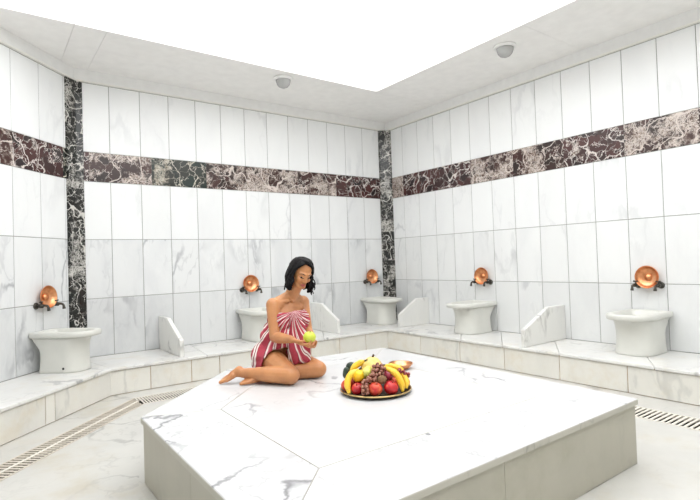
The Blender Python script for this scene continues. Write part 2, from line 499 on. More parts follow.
def grate(i, A0, A1, B0, B1, m, rib, label, pitch=.034):
    """A: wall-side edge, B: room-side edge; frame + bars across the run (+ centre rib)"""
    root = empty('drain_grate', (A0 + B0) / 2); off = root.location.copy()
    tag(root, label, 'drain grate', 'slotted drain grates in the floor')
    u = (A1 - A0).normalized(); w = (B0 - A0); w = (w - u * w.dot(u)); W = w.length; w = w.normalized()
    bm = bmesh.new()
    def bar(p0, p1, q1, q0, z0=-.03, z1=.003):
        prism(bm, [(x.x - off.x, x.y - off.y) for x in (p0, p1, q1, q0)], z0, z1)
    e = .012
    bar(A0 + w * .001, A1 + w * .001, A1 + w * e, A0 + w * e); bar(B0 - w * e, B1 - w * e, B1 - w * .001, B0 - w * .001)
    obj('frame', bm, m, root)
    bm = bmesh.new()
    sb0, sa1, sb1 = (B0 - A0).dot(u), (A1 - A0).dot(u), (B1 - A0).dot(u)
    s0 = min(0, sb0); s1 = max(sa1, sb1)
    def span(sv):                              # bar extent between the two mitred ends
        lo, hi = e, W - e
        for sa, sb, inside in ((0, sb0, 1), (sa1, sb1, -1)):
            if abs(sb - sa) < 1e-6: continue
            wc = (sv - sa) / (sb - sa) * W     # where the mitre crosses this bar
            if (sb > sa) == (inside > 0): hi = min(hi, wc - .004)
            else: lo = max(lo, wc + .004)
        return lo, hi
    for k in range(int((s1 - s0) / pitch)):
        sv = s0 + .008 + k * pitch
        lo, hi = span(sv); lo2, hi2 = span(sv + pitch * .46)
        lo, hi = max(lo, lo2), min(hi, hi2)
        if hi - lo < .015: continue
        p = A0 + u * sv
        bar(p + w * lo, p + u * pitch * .46 + w * lo, p + u * pitch * .46 + w * hi, p + w * hi, -.004, .0015)
    obj('slats', bm, m, root)
    if rib:
        bm = bmesh.new()
        bar(A0.lerp(B0, .45), A1.lerp(B1, .45), A1.lerp(B1, .55), A0.lerp(B0, .55), -.02, .0035)
        obj('centre_rib', bm, M['grate'], root)
    return root
grate(0, po[1], po[0], pi_[1], pi_[0], M['grate_beige'], True, 'beige drain grate in the floor along the left bench')
grate(1, po[1], po[2], pi_[1], pi_[2], M['grate'], False, 'pale drain grate behind the platform, along the back bench', .024)
grate(2, po[2], po[3], pi_[2], pi_[3], M['grate'], False, 'white barred drain grate in the floor along the right bench')

# ------------------------------------------------------------------ benches
DL, DB, DR = .644, .773, .749
bf = ringpath(DL, DB, DR)                  # bench front line
def bench(label, quad, front, us_front, us_top):
    """quad: wall0, wall1, front1, front0"""
    w0, w1, f1, f0 = quad
    root = empty('stone_bench', ((w0 + w1 + f0 + f1) / 4)); off = root.location.copy(); off.z = 0
    root.location.z = 0
    tag(root, label, 'bench', 'marble benches along the walls')
    u = (f1 - f0); L = u.length; u = u / L
    n = V((u.y, -u.x, 0))
    if n.dot(f0 - w0) < 0: n = -n
    ST = .028
    # riser: tiled front
    r = tiled('riser', f0 - off - n * .008, u, n, [[-.012] + [x for x in us_front if 0.03 < x < L - .03] + [L + .012]], [(.002, ZB - ST - .001)], [M['bench_front']], root, gap=.006, depth=.014, ch=.002, grout=M['rust_grout'], back=.05)
    # seat: slabs with small joints, slightly overhanging
    bm = bmesh.new(); vals = []
    cuts = [0] + [x for x in us_top if .05 < x < 1 - .05] + [1]
    for k in range(len(cuts) - 1):
        a, b = cuts[k], cuts[k + 1]
        gg = .002 / L
        a2 = a + (gg if k else 0); b2 = b - (gg if k < len(cuts) - 2 else 0)
        q = [w0.lerp(w1, a2), w0.lerp(w1, b2), f0.lerp(f1, b2) + n * .006, f0.lerp(f1, a2) + n * .006]
        q = [p - off for p in q]
        nf = len(bm.faces); prism(bm, [(p.x, p.y) for p in q], ZB - ST, ZB)
        vals += [(random.random(), random.random(), random.random(), 1)] * (len(bm.faces) - nf)
    s = obj('seat_slab', bm, M['bench_top'], root); setattr_tile(s, vals); bevel_mod(s, .006, 2)
    return root
fx = lambda xs: xs
# left bench: front from the far end toward the back corner
bL = bench('marble bench along the left wall', [endL, cornerL, bf[1], bf[0]], None, [], [.25, .62])
Lf = (bf[1] - bf[0]).length
bL_front = [Lf - .70, Lf - .80, Lf - 1.6, Lf - 2.4]
bpy.data.objects.remove(bL.children[0], do_unlink=True)
off = bL.location.copy(); off.z = 0
u_ = (bf[1] - bf[0]).normalized(); n_ = nL
tiled('riser', bf[0] - off - n_ * .008, u_, n_, [[0] + sorted(x for x in bL_front if x > .05) + [Lf + .012]], [(.002, ZB - .029)], [M['bench_front']], bL, gap=.006, depth=.014, ch=.002, grout=M['rust_grout'], back=.05)
bench('marble bench along the back wall', [cornerL, V((0, 0, 0)), bf[2], bf[1]], None, [x - bf[1].x for x in (-3.678, -3.29, -3.0, -2.4, -1.9, -1.5, -1.1)], [.27, .45, .70])
bench('marble bench along the right wall', [V((0, 0, 0)), V((0, YS, 0)), bf[3], bf[2]], None, [y - DB for y in (1.36, 1.97, 2.55, 3.145, 3.74, 4.4, 5.0, 5.6, 6.2, 6.8)], [.17, .245, .33, .44, .52, .62, .75])

# ------------------------------------------------------------------ bench dividers
def divider_mesh():
    bm = bmesh.new()
    prof = [(.001, .0005), (.725, .0005), (.725, .165), (.30, .357), (.001, .357)]
    h = .021
    a = [bm.verts.new((-h, y, z)) for y, z in prof]; b = [bm.verts.new((h, y, z)) for y, z in prof]
    bm.faces.new(a); bm.faces.new(b[::-1])
    for i in range(5):
        j = (i + 1) % 5
        bm.faces.new([a[i], b[i], b[j], a[j]])
    return bm
RB, RR = PI, PI / 2        # local +y (away from the wall) turned into the room
RL = math.atan2(-nL.x, nL.y)
d0 = obj('bench_divider', divider_mesh(), M['divider'], None, (-3.365, -.0, ZB), RB); bevel_mod(d0, .006, 2)
setattr_tile(d0, [(.3, .6, .1, 1)] * len(d0.data.polygons))
tag(d0, 'marble divider panel on the back bench, left of the woman, seen nearly edge-on', 'bench divider', 'marble bench dividers')
for loc, rz, lab, sd in ((((-1.405, 0, ZB)), RB, 'marble divider panel on the back bench, right behind the woman', .86),
                         (((0, -.765, ZB)), RR, 'marble divider panel in the back right corner beside the dark strip', .745),
                         (((0, -2.765, ZB)), RR, 'marble divider panel on the right bench between two basins', 1.0)):
    c = copy_thing(d0, loc, rz, lab); c.data = d0.data.copy(); c.scale = (1, sd, 1)
    for e in c.data.attributes['tile'].data: e.color = (sd * .31, sd * .17, .4, 1)

# ------------------------------------------------------------------ wash basins
def outline(w, y0, y1, rb, rf, z, bow=0.0, n=7):
    pts = []
    for cx, cy, r, a0 in ((w - rf, y1 - rf, rf, 0), (-(w - rf), y1 - rf, rf, 90), (-(w - rb), y0 + rb, rb, 180), (w - rb, y0 + rb, rb, 270)):
        for k in range(n):
            a = R(a0 + 90 * k / (n - 1))
            x, y = cx + r * math.cos(a), cy + r * math.sin(a)
            pts.append((x, y, z))
        if a0 == 0:
            for k in range(1, 6):
                x = (w - rf) * (1 - 2 * k / 6); pts.append((x, y1, z))
    out = []
    for x, y, z in pts:
        t = max(0, (y - (y0 + y1) / 2) / ((y1 - y0) / 2))
        out.append(V((x, y + bow * (1 - (x / w) ** 2) * t, z)))
    return out
def make_basin(loc, rz, label):
    root = empty('wash_basin', loc, rz)
    tag(root, label, 'wash basin', 'carved marble wash basins on the benches')
    bm = bmesh.new()
    prof = [(0.001, .172, .088, .425, .02), (.010, .175, .086, .428, .02), (.03, .171, .088, .424, .02), (.10, .166, .094, .418, .02), (.17, .165, .094, .416, .02),
            (.205, .166, .084, .418, .02), (.25, .170, .052, .424, .02), (.285, .175, .024, .436, .03), (.306, .180, .008, .450, .03)]
    loft(bm, [outline(w * .935, y0, y1, rb, .085, z, .045) for z, w, y0, y1, rb in prof])
    obj('pedestal', bm, M['basin'], root, smooth=False)
    for p in root.children[-1].data.polygons: p.use_smooth = True
    bm = bmesh.new()
    rim = [(.3065, .186, .006, .470), (.309, .204, .003, .520), (.316, .208, .003, .527), (.345, .208, .003, .527), (.353, .204, .004, .523), (.356, .197, .009, .516),
           (.356, .165, .050, .480), (.352, .158, .056, .474), (.335, .150, .064, .462), (.27, .12, .10, .42), (.25, .08, .14, .36)]
    loft(bm, [outline(w * .92, y0, y1, .03, min(.11, w * .55), z, .055) for z, w, y0, y1 in rim])
    obj('bowl', bm, M['basin'], root, smooth=True)
    return root
def wallpt(w, s, d=0, z=0):
    if w == 'B': return V((s, -d, z)), RB
    if w == 'R': return V((-d, s, z)), RR
    p = cornerL + eL * s + nL * d; return V((p.x, p.y, z)), RL
stations = [('L', .505, .462, 'white basin on the left bench beside the black marble strip', 'the left wall', 'at left wall by the black strip'),
            ('B', -2.30, -2.295, 'white basin on the back bench, half hidden behind the woman', 'the back wall', 'behind the woman'),
            ('B', -.400, -.39, 'white basin on the back bench in the right corner by the dark strip', 'the back wall', 'corner'),
            ('R', -1.745, -1.744, 'white basin on the right bench between the two divider panels', 'the right wall', 'mid'),
            ('R', -3.630, -3.627, 'large near white basin at the right end of the right bench', 'the right wall', 'near')]
b0 = None
for w, s, sb, lab, _, _ in stations:
    p, rz = wallpt(w, s, 0, ZB)
    if b0 is None: b0 = make_basin(p, rz, lab)
    else: copy_thing(b0, p, rz, lab)
b0.scale = (.86, .95, 1)                      # the left one is a little smaller and has a visible outlet
bm = bmesh.new()
lathe(bm, [(0, .002), (.011, .002), (.011, -.012), (0, -.012)], 14, mat=Matrix.Translation((.1585, .335, .038)) @ Matrix.Rotation(R(90), 4, 'Y'))
dh = obj('drain_hole', bm, M['dark'], b0); dh['label'] = 'small dark drain hole'

# ------------------------------------------------------------------ taps and hung copper bowls
def make_tap(loc, rz, label):
    root = empty('wall_tap', loc, rz)
    tag(root, label, 'tap', 'bronze wall taps above the basins')
    bm = bmesh.new()
    A = Matrix.Rotation(-PI / 2, 4, 'X')      # z -> +y (out of the wall)
    lathe(bm, [(0, .0005), (.031, .0005), (.031, .006), (.024, .014), (.013, .018), (0, .018)], 20, mat=A)
    obj('flange', bm, M['bronze'], root, smooth=True)
    bm = bmesh.new()
    lathe(bm, [(0, .016), (.012, .016), (.012, .035), (.017, .04), (.017, .072), (.011, .078), (0, .08)], 16, mat=A)
    obj('valve_body', bm, M['bronze'], root, smooth=True)
    bm = bmesh.new()
    tube(bm, spline([(0, .055, 0), (0, .095, .004), (0, .122, -.008), (0, .13, -.045)], 12), [.0105] * 10 + [.0115, .014, .014], 12)
    obj('spout', bm, M['bronze'], root, smooth=True)
    bm = bmesh.new()
    tube(bm, [(0, .056, .014), (0, .056, .034)], .006, 10)
    tube(bm, [(-.015, .056, .036), (.015, .056, .036)], [.007, .007], 10)
    for sx in (-1, 1): lathe(bm, [(0, -.009), (.009, 0), (0, .009)], 10, loc=(sx * .016, .056, .036))
    obj('handle', bm, M['bronze'], root, smooth=True)
    return root
def bowl_mesh(rad, depth, boss=True):
    bm = bmesh.new()
    k = rad
    prof_out = [(0, 0), (k * .45, .0), (k * .72, depth * .18), (k * .90, depth * .55), (k * .97, depth * .92), (k * 1.04, depth), (k * 1.045, depth + .003), (k * 1.03, depth + .006)]
    prof_in = [(k * .955, depth * .97), (k * .88, depth * .56), (k * .70, depth * .24), (k * .44, .006), (k * .36, .006), (k * .33, .012), (k * .2, .02), (k * .08, .024), (0, .025)] if boss else \
              [(k * .955, depth * .97), (k * .88, depth * .56), (k * .70, depth * .24), (k * .44, .005), (0, .005)]
    lathe(bm, prof_out + prof_in, 36)
    return bm
def make_hung_bowl(loc, rz, label):
    root = empty('copper_bowl', loc, rz)
    tag(root, label, 'bowl', 'copper hamam bowls hung over the taps')
    A = Matrix.Translation((0, .014, .0)) @ Matrix.Rotation(R(-86), 4, 'X')
    bm = bowl_mesh(.100, .040, False); bmesh.ops.transform(bm, matrix=A, verts=bm.verts[:])
    obj('dish', bm, M['copper'], root, smooth=True)
    bm = bmesh.new()
    lathe(bm, [(0, .0045), (.034, .0045), (.030, .014), (.016, .020), (.006, .024), (0, .025)], 24, mat=A)
    obj('boss', bm, M['copper'], root, smooth=True)
    return root
t0 = k0 = None
bn = ['copper bowl on the left wall by the black marble strip', 'copper bowl on the back wall, left of the woman\'s head', 'small copper bowl on the back wall near the right corner strip',
      'copper bowl on the right wall above the middle basin', 'big near copper bowl on the right wall above the large basin']
tn = ['at the left wall by the black marble strip', 'on the back wall left of the woman', 'in the back right corner', 'above the middle basin of the right wall', 'above the near basin of the right wall']
for i, (w, s, sb, _, wl, _) in enumerate(stations):
    p, rz = wallpt(w, sb, 0, .905)
    if k0 is None: k0 = make_hung_bowl(p, rz, bn[i])
    else: copy_thing(k0, p, rz, bn[i])
    for sx in (-1, 1):
        # +x local points: back wall local x -> -X world
        q, rz = wallpt(w, sb, 0, .832)
        q = q + Matrix.Rotation(rz, 3, 'Z') @ V((sx * .098, 0, 0))
        side = 'left' if sx > 0 else 'right'
        lab = '%s bronze tap of the pair %s' % (side, tn[i])
        if t0 is None: t0 = make_tap(q, rz, lab)
        else: copy_thing(t0, q, rz, lab)

# ------------------------------------------------------------------ ceiling lamps
def make_lamp(loc, label):
    root = empty('ceiling_lamp', loc); tag(root, label, 'ceiling lamp', 'round ceiling lamps on the soffit')
    bm = bmesh.new(); lathe(bm, [(0, -.0005), (.105, -.0005), (.108, -.012), (.100, -.026), (.084, -.028), (.080, -.02), (0, -.02)], 32)
    obj('base_ring', bm, M['white_plastic'], root, smooth=True)
    bm = bmesh.new(); lathe(bm, [(.082, -.024), (.080, -.045), (.070, -.075), (.050, -.098), (.022, -.110), (0, -.112)], 28)
    obj('glass_dome', bm, M['lamp_glass'], root, smooth=True)
    bm = bmesh.new(); lathe(bm, [(.0, -.021), (.016, -.021), (.016, -.05), (.024, -.066), (.018, -.084), (0, -.09)], 16)
    obj('bulb', bm, M['white_plastic'], root, smooth=True)
    return root
l0 = make_lamp((-2.215, -.86, ZCEIL), 'round ceiling lamp on the soffit over the back wall')
copy_thing(l0, (-.785, -2.735, ZCEIL), 0, 'round ceiling lamp on the soffit over the right wall')

# ------------------------------------------------------------------ the central platform
PH = .35
FC = V((-4.295, -4.437, 0)); BR = V((-2.09, -4.425, 0)); BKR = V((-2.02, -2.20, 0)); BKL = V((-3.45, -2.05, 0)); CL = V((-4.275, -2.86, 0))
outer = [FC, BR, BKR, BKL, CL]
pc = sum(outer, V()) / 5
plat = empty('marble_platform', (pc.x, pc.y, 0))
tag(plat, 'large low white marble platform in the middle of the room', 'platform')
def polygon_inset(poly, d):
    n = len(poly); out = []
    for i in range(n):
        a, b, c = poly[i - 1], poly[i], poly[(i + 1) % n]
        e1 = (b - a).normalized(); e2 = (c - b).normalized()
        n1 = V((-e1.y, e1.x, 0)); n2 = V((-e2.y, e2.x, 0))
        m = (n1 + n2).normalized(); out.append(b + m * (d / m.dot(n1)))
    return out
inner = polygon_inset(outer, .385)
ins = polygon_inset(outer, .014)
off = V((pc.x, pc.y, 0))
ST = .032; jg = .0013
def top_slab(name, poly, z1=PH, nose=False):
    bm = bmesh.new(); q = polygon_inset(poly, jg)
    prism(bm, [((p - off).x, (p - off).y) for p in q], PH - ST, z1)
    if nose:                                  # rounded outer edge
        bm.verts.ensure_lookup_table()
        out = {bm.verts[4], bm.verts[5]}
        ed = [e for e in bm.edges if set(e.verts) == out]
        bmesh.ops.bevel(bm, geom=ed, offset=.008, segments=3, profile=.5, affect='EDGES')
    bm.normal_update()
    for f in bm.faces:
        if abs(f.normal.z) < .35: f.material_index = 1  # upright faces take the shade-darkened edge marble
    o = obj(name, bm, [M['platform_top'], M['platform_edge_shaded']], plat); setattr_tile(o, [(random.random(), random.random(), random.random(), 1)] * len(o.data.polygons))
    bevel_mod(o, .0012, 1)
    return o
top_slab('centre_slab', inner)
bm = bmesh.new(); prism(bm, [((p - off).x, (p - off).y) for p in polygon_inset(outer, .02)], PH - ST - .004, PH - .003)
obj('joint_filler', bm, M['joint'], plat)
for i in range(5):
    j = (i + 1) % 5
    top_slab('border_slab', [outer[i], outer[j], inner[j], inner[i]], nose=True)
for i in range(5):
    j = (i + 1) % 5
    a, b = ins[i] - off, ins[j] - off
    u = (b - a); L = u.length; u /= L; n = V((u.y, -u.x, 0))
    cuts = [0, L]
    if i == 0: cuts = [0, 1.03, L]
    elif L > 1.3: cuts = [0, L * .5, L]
    tiled('side_panel', a, u, n, [cuts], [(.001, PH - ST - .0005)], [M['platform_side_shaded']], plat, gap=.002, depth=.012, ch=.001, back=.05)

# ------------------------------------------------------------------ the pieces on the platform use a shared local frame
RX = V((.8054, -.5927, 0)); AW = V((.5927, .8054, 0))       # to the right / away, seen from the front of the platform
RZ = math.atan2(RX.y, RX.x)

# ---------------- organic body helpers
RS = 1.0                                   # size factor, below 1 while the head is being shaped
def hull_cone(bm, a, b, ra, rb, seg=2):
    """closed tapered capsule between two spheres"""
    a, b = V(a), V(b); ra *= RS; rb *= RS
    d = b - a
    if d.length < 1e-5: d = V((0, 0, 1e-4)); b = a + d
    s, u = frame(d); dn = d.normalized(); L = d.length
    n = 14
    sa = max(-.95, min(.95, (ra - rb) / L)); th0 = math.asin(sa)
    rings = []
    for k in range(5):
        t = -PI / 2 + (th0 + PI / 2) * (k + .02) / 4.02 if k < 4 else th0
        c = a + dn * math.sin(t) * ra
        rings.append([c + (s * math.cos(2 * PI * i / n) + u * math.sin(2 * PI * i / n)) * ra * max(.02, math.cos(t)) for i in range(n)])
    for k in range(5):
        t = th0 + (PI / 2 - th0) * k / 4.02
        c = b + dn * math.sin(t) * rb
        rings.append([c + (s * math.cos(2 * PI * i / n) + u * math.sin(2 * PI * i / n)) * rb * max(.02, math.cos(t)) for i in range(n)])
    loft(bm, rings)

def ellipsoid(bm, c, ax, rad, n=20):
    """ax: three unit axes, rad: three radii"""
    rings = []; m = n // 2; rad = [x * RS for x in rad]
    for k in range(m + 1):
        t = -PI / 2 + PI * (k + .03) / (m + .06)
        rings.append([V(c) + (ax[0] * rad[0] * math.cos(2 * PI * i / n) + ax[1] * rad[1] * math.sin(2 * PI * i / n)) * math.cos(t) + ax[2] * rad[2] * math.sin(t) for i in range(n)])
    loft(bm, rings)

def remesh_bake(bm, voxel, smooth_iter=4, fac=.5):
    bmesh.ops.recalc_face_normals(bm, faces=bm.faces[:])
    me = bpy.data.meshes.new('tmp'); bm.to_mesh(me); bm.free()
    o = bpy.data.objects.new('tmp', me); COL.objects.link(o)
    r = o.modifiers.new('r', 'REMESH'); r.mode = 'VOXEL'; r.voxel_size = voxel
    if smooth_iter:
        s = o.modifiers.new('s', 'SMOOTH'); s.iterations = smooth_iter; s.factor = fac
    dg = bpy.context.evaluated_depsgraph_get(); dg.update()
    res = bpy.data.meshes.new_from_object(o.evaluated_get(dg))
    bpy.data.objects.remove(o, do_unlink=True)
    out = bmesh.new(); out.from_mesh(res); bpy.data.meshes.remove(res)
    return out

def W(x, c, z): return V((x, -c, z))      # right, toward the viewer, up  ->  person's local space

def lerp(a, b, t): return a + (b - a) * t

# ---------------- the woman
def skin_mat():
    t = NT('skin')
    tc = t.n('ShaderNodeTexCoord').outputs['Object']
    f = t.noise(tc, 9, 4).outputs[0]
    c = t.ramp(f, [(.3, (.43, .185, .078)), (.55, (.52, .23, .09)), (.75, (.58, .27, .115))])
    t.set(Base_Color=c, Roughness=.42, Subsurface_Weight=.12, Subsurface_Scale=.02)
    t.b.inputs['Subsurface Radius'].default_value = (1, .35, .2)
    return t.m
def hair_mat():
    t = NT('black_hair')
    tc = t.n('ShaderNodeTexCoord').outputs['Object']
    f = t.noise(tc, 60, 4, .6, .5).outputs[0]
    t.set(Base_Color=t.ramp(f, [(.3, (.004, .004, .005)), (.75, (.016, .014, .014))]), Roughness=.5, Specular_IOR_Level=.1)
    t.bump(f, .5, .006)
    return t.m
def towel_mat():
    t = NT('striped_towel')
    tc = t.n('ShaderNodeTexCoord').outputs['Object']
    sp = t.n('ShaderNodeSeparateXYZ'); t.l(tc, sp.inputs[0])
    x, z = sp.outputs[0], sp.outputs[2]
    ang = t.math('ARCTAN2', t.math('SUBTRACT', z, .02), t.math('ADD', x, .0))
    wob = t.math('MULTIPLY', t.math('SUBTRACT', t.noise(tc, 7, 2).outputs[0], .5), .16)
    # below the hip the cloth lies over the thigh: stripes follow the hem
    rad = t.math('SQRT', t.math('ADD', t.math('MULTIPLY', x, x), t.math('MULTIPLY', z, z)))
    s = t.math('ADD', t.math('MULTIPLY', t.math('ADD', ang, wob), 2.55), t.math('MULTIPLY', rad, -3.0))
    fr = t.math('FRACT', s)
    red = (.38, .016, .045); pink = (.56, .15, .18); white = (.80, .72, .68); dark = (.22, .02, .04)
    c = t.ramp(fr, [(0.0, red), (.26, red), (.28, dark), (.31, dark), (.33, white), (.40, white), (.42, pink), (.46, pink), (.48, red), (.66, red), (.68, white), (.73, white), (.75, dark), (.78, dark), (.80, white), (.87, white), (.89, red)])
    c.node.color_ramp.interpolation = 'LINEAR'
    w2 = t.noise(tc, 220, 2).outputs[0]
    c = t.mix(t.math('MULTIPLY', w2, .08), c, (.85, .75, .72))
    t.set(Base_Color=c, Roughness=.9)
    t.bump(w2, .25, .003)
    return t.m
M['skin'] = skin_mat(); M['hair'] = hair_mat(); M['towel'] = towel_mat()
M['eye'] = simple('eye_dark', (.02, .014, .012), .25)
M['lash'] = simple('lash_black', (.012, .01, .01), .6)
M['lips'] = simple('lips_rose', (.42, .10, .085), .4)

O = V((-3.248, -2.464, PH))
fa = R(38)
FWD = W(math.sin(fa), math.cos(fa), 0); LAT = W(math.cos(fa), -math.sin(fa), 0); UPV = V((0, 0, 1))
tors = (LAT, FWD, UPV)
lean = V((.22, -.03, 1)).normalized()
body = bmesh.new()
hipR, hipL = W(-.058, .02, .118), W(.045, -.09, .112)
kneeR, ankR = W(.146, .345, .064), W(-.192, .245, .068)
kneeL, ankL = W(.315, .165, .060), W(-.075, .225, .040)
shR, shL = W(.006, .095, .505), W(.196, -.10, .502)
elR, wrR = W(.022, .165, .288), W(.160, .318, .292)
elL = W(.236, .01, .300)
AP = W(.276, .34, .305)                              # the held apple
wrL = AP + W(.012, -.115, -.052)
# trunk
ellipsoid(body, W(-.012, -.01, .125), tors, (.160, .118, .122))
ellipsoid(body, W(-.06, -.01, .10), tors, (.10, .11, .098)); ellipsoid(body, W(.03, -.08, .10), tors, (.10, .11, .098))
hull_cone(body, W(.0, .0, .16), W(.035, .01, .28), .115, .098)
ellipsoid(body, W(.03, .01, .27), tors, (.125, .092, .11))
hull_cone(body, W(.035, .01, .28), W(.09, .01, .40), .095, .098)
ellipsoid(body, W(.088, .005, .40), tors, (.132, .096, .13))
ellipsoid(body, W(.100, .0, .47), tors, (.125, .075, .065))
hull_cone(body, lerp(shR, shL, .18), lerp(shR, shL, .82), .052, .052)
ch = W(.088, .005, .395)
ellipsoid(body, ch + FWD * .075 - LAT * .065 + UPV * -.005, tors, (.058, .052, .058))
ellipsoid(body, ch + FWD * .075 + LAT * .065 + UPV * -.005, tors, (.058, .052, .058))
# collar bones and neck
neck0, neck1 = W(.112, .002, .535), W(.182, .038, .662)
hull_cone(body, neck0, neck1, .053, .046)
for s_, sh in ((0, shR), (1, shL)):
    hull_cone(body, lerp(neck0, neck1, .25), lerp(neck0, sh, .75) + UPV * .012, .040, .034)
    hull_cone(body, W(.125, .06, .525) + LAT * (-.015 if s_ == 0 else .015), lerp(W(.125, .03, .525), sh, .8) + FWD * .02 + UPV * .012, .011, .012)
    hull_cone(body, sh, lerp(neck0, sh, .7) + V((0, 0, -.03)), .050, .045)
# arms
def limb(pts, rr):
    for (a, b), (ra, rb) in zip(zip(pts[:-1], pts[1:]), zip(rr[:-1], rr[1:])): hull_cone(body, a, b, ra, rb)
limb([shR, lerp(shR, elR, .25), lerp(shR, elR, .6), elR], [.050, .047, .041, .0365])
limb([elR, lerp(elR, wrR, .25), lerp(elR, wrR, .6), wrR], [.0365, .039, .033, .024])
limb([shL, lerp(shL, elL, .3), lerp(shL, elL, .65), elL], [.048, .044, .039, .035])
limb([elL, lerp(elL, wrL, .3), wrL], [.035, .037, .024])
# hands
def hand(wr, fwd, pn, side, curls, thumbdir, sc=1.0, thumbcurl=.4):
    fwd = fwd.normalized(); side = (side - fwd * side.dot(fwd)).normalized(); pn = (pn - fwd * pn.dot(fwd) - side * pn.dot(side)).normalized()
    offs = [.030, .0105, -.0095, -.028]; lens = [(.040, .025, .020), (.044, .028, .022), (.041, .026, .021), (.032, .020, .018)]
    mc = [.082, .086, .081, .073]
    for k in range(4):
        root = wr + (fwd * .012 + side * offs[k] * .45) * sc
        kn = wr + (fwd * mc[k] + side * offs[k]) * sc
        hull_cone(body, root, kn, .0145 * sc, .0112 * sc)
        if k: hull_cone(body, prev, kn, .0105 * sc, .0105 * sc)
        prev = kn
        p = kn; ang = curls[k][0] * .5
        for j, L in enumerate(lens[k]):
            ang = ang if j == 0 else ang + curls[k][j]
            dr = fwd * math.cos(ang) + pn * math.sin(ang) + side * (offs[k] * 1.6) * (.6 if j == 0 else .3)
            q = p + dr.normalized() * L * sc
            hull_cone(body, p, q, (.0092 - .0008 * j) * sc, (.0086 - .0010 * j) * sc)
            p = q
    tb = wr + (fwd * .022 + side * .020) * sc
    td = thumbdir.normalized()
    t1 = tb + td * .042 * sc; d2 = (td + fwd * thumbcurl + pn * .25).normalized(); t2 = t1 + d2 * .030 * sc; t3 = t2 + (d2 + pn * .2).normalized() * .024 * sc
    hull_cone(body, tb, t1, .0145 * sc, .0115 * sc); hull_cone(body, t1, t2, .0108 * sc, .0098 * sc); hull_cone(body, t2, t3, .0096 * sc, .0080 * sc)
X1, C1, Z1 = W(1, 0, 0), W(0, 1, 0), V((0, 0, 1))
# right hand: comes in from the left, palm turned to the apple, thumb on top
fw = (X1 * .80 + C1 * .25 - Z1 * .36).normalized()
hand(wrR, fw, X1 * .25 - C1 * .35 + Z1 * .9, C1 * .9 + Z1 * .25, [(.5, .75, .5), (.5, .8, .5), (.5, .8, .5), (.5, .8, .5)], fw * .75 + C1 * .45 + Z1 * .25, .95)
# left hand: comes from behind, palm up under the apple
fw = (C1 * .95 - X1 * .10 - Z1 * .12).normalized()
hand(wrL, fw, Z1, X1, [(.1, .35, .4), (.1, .4, .4), (.15, .4, .4), (.2, .45, .4)], fw * .85 + X1 * .30 + Z1 * .3, .92)
# legs
limb([hipR, lerp(hipR, kneeR, .35) + Z1 * .008, lerp(hipR, kneeR, .7) + Z1 * .006, kneeR], [.095, .085, .070, .059])
limb([kneeR, lerp(kneeR, ankR, .22) , lerp(kneeR, ankR, .45) + Z1 * .0, lerp(kneeR, ankR, .75), ankR], [.059, .055, .053, .039, .031])
limb([hipL, lerp(hipL, kneeL, .35), lerp(hipL, kneeL, .7), kneeL], [.092, .082, .068, .057])
limb([kneeL, lerp(kneeL, ankL, .25), lerp(kneeL, ankL, .5), lerp(kneeL, ankL, .78), ankL], [.057, .053, .050, .037, .031])
# feet (soles turned back, toes pointing to the left)
def foot(ank, heel, ball, toe_dir, side, up, sc=1.0):
    hull_cone(body, ank, heel, .030 * sc, .029 * sc)
    hull_cone(body, heel, lerp(heel, ball, .55), .029 * sc, .026 * sc)
    hull_cone(body, ank, lerp(heel, ball, .62) + up * .008, .029 * sc, .021 * sc)
    for k, (o_, L, r_) in enumerate(((.026, .046, .0125), (.010, .044, .0095), (-.004, .040, .009), (-.017, .034, .0085), (-.028, .027, .0085))):
        b = ball + side * o_ * sc
        hull_cone(body, lerp(heel, ball, .5) + side * o_ * .7 * sc, b, .022 * sc, .0145 * sc)
        hull_cone(body, b, b + toe_dir * L * sc, .0125 * sc, r_ * sc)
foot(ankR, W(-.212, .240, .086), W(-.284, .250, .040), (W(-1, -.02, -.28)).normalized(), W(-.15, .80, -.35).normalized(), W(-.1, -.5, .85).normalized())
foot(ankL, W(-.062, .25, .036), W(-.150, .288, .022), (W(-.93, .25, -.12)).normalized(), W(.2, .9, -.1).normalized(), Z1, .9)
# head
yaw, pit, rol = R(30), R(-27), R(10)
hf = W(math.cos(pit) * math.sin(yaw), math.cos(pit) * math.cos(yaw), math.sin(pit))
hu0 = W(-math.sin(pit) * math.sin(yaw), -math.sin(pit) * math.cos(yaw), math.cos(pit))
hs0 = hu0.cross(hf)
hu = (hu0 * math.cos(rol) + hs0 * math.sin(rol)).normalized(); hs = hu.cross(hf).normalized()
HC = W(.210, .065, .724); RS = .91
def HP(s, f, u): return HC + (hs * s + hf * f + hu * u) * RS
hax = (hs, hf, hu)
ellipsoid(body, HP(0, -.012, .032), hax, (.073, .088, .078))
ellipsoid(body, HP(0, .025, -.020), hax, (.060, .066, .076))
for s_ in (-1, 1):
    hull_cone(body, HP(s_ * .018, .058, -.090), HP(s_ * .047, .0, -.052), .022, .022)
    hull_cone(body, HP(s_ * .012, .080, .022), HP(s_ * .044, .062, .020), .0105, .0115)
    ellipsoid(body, HP(s_ * .036, .062, -.026), hax, (.022, .022, .02))
    ellipsoid(body, HP(s_ * .011, .092, -.037), hax, (.0075, .009, .007))
    ellipsoid(body, HP(s_ * .072, -.008, -.012), hax, (.008, .018, .029))
hull_cone(body, HP(0, .062, -.100), HP(0, .055, -.088), .017, .022)
hull_cone(body, HP(0, .086, .006), HP(0, .104, -.033), .0075, .0105)
ellipsoid(body, HP(0, .082, -.064), hax, (.024, .012, .014))
hull_cone(body, HP(0, -.02, -.05), neck1, .050, .050)
bm = remesh_bake(body, .0042, 5, .5)
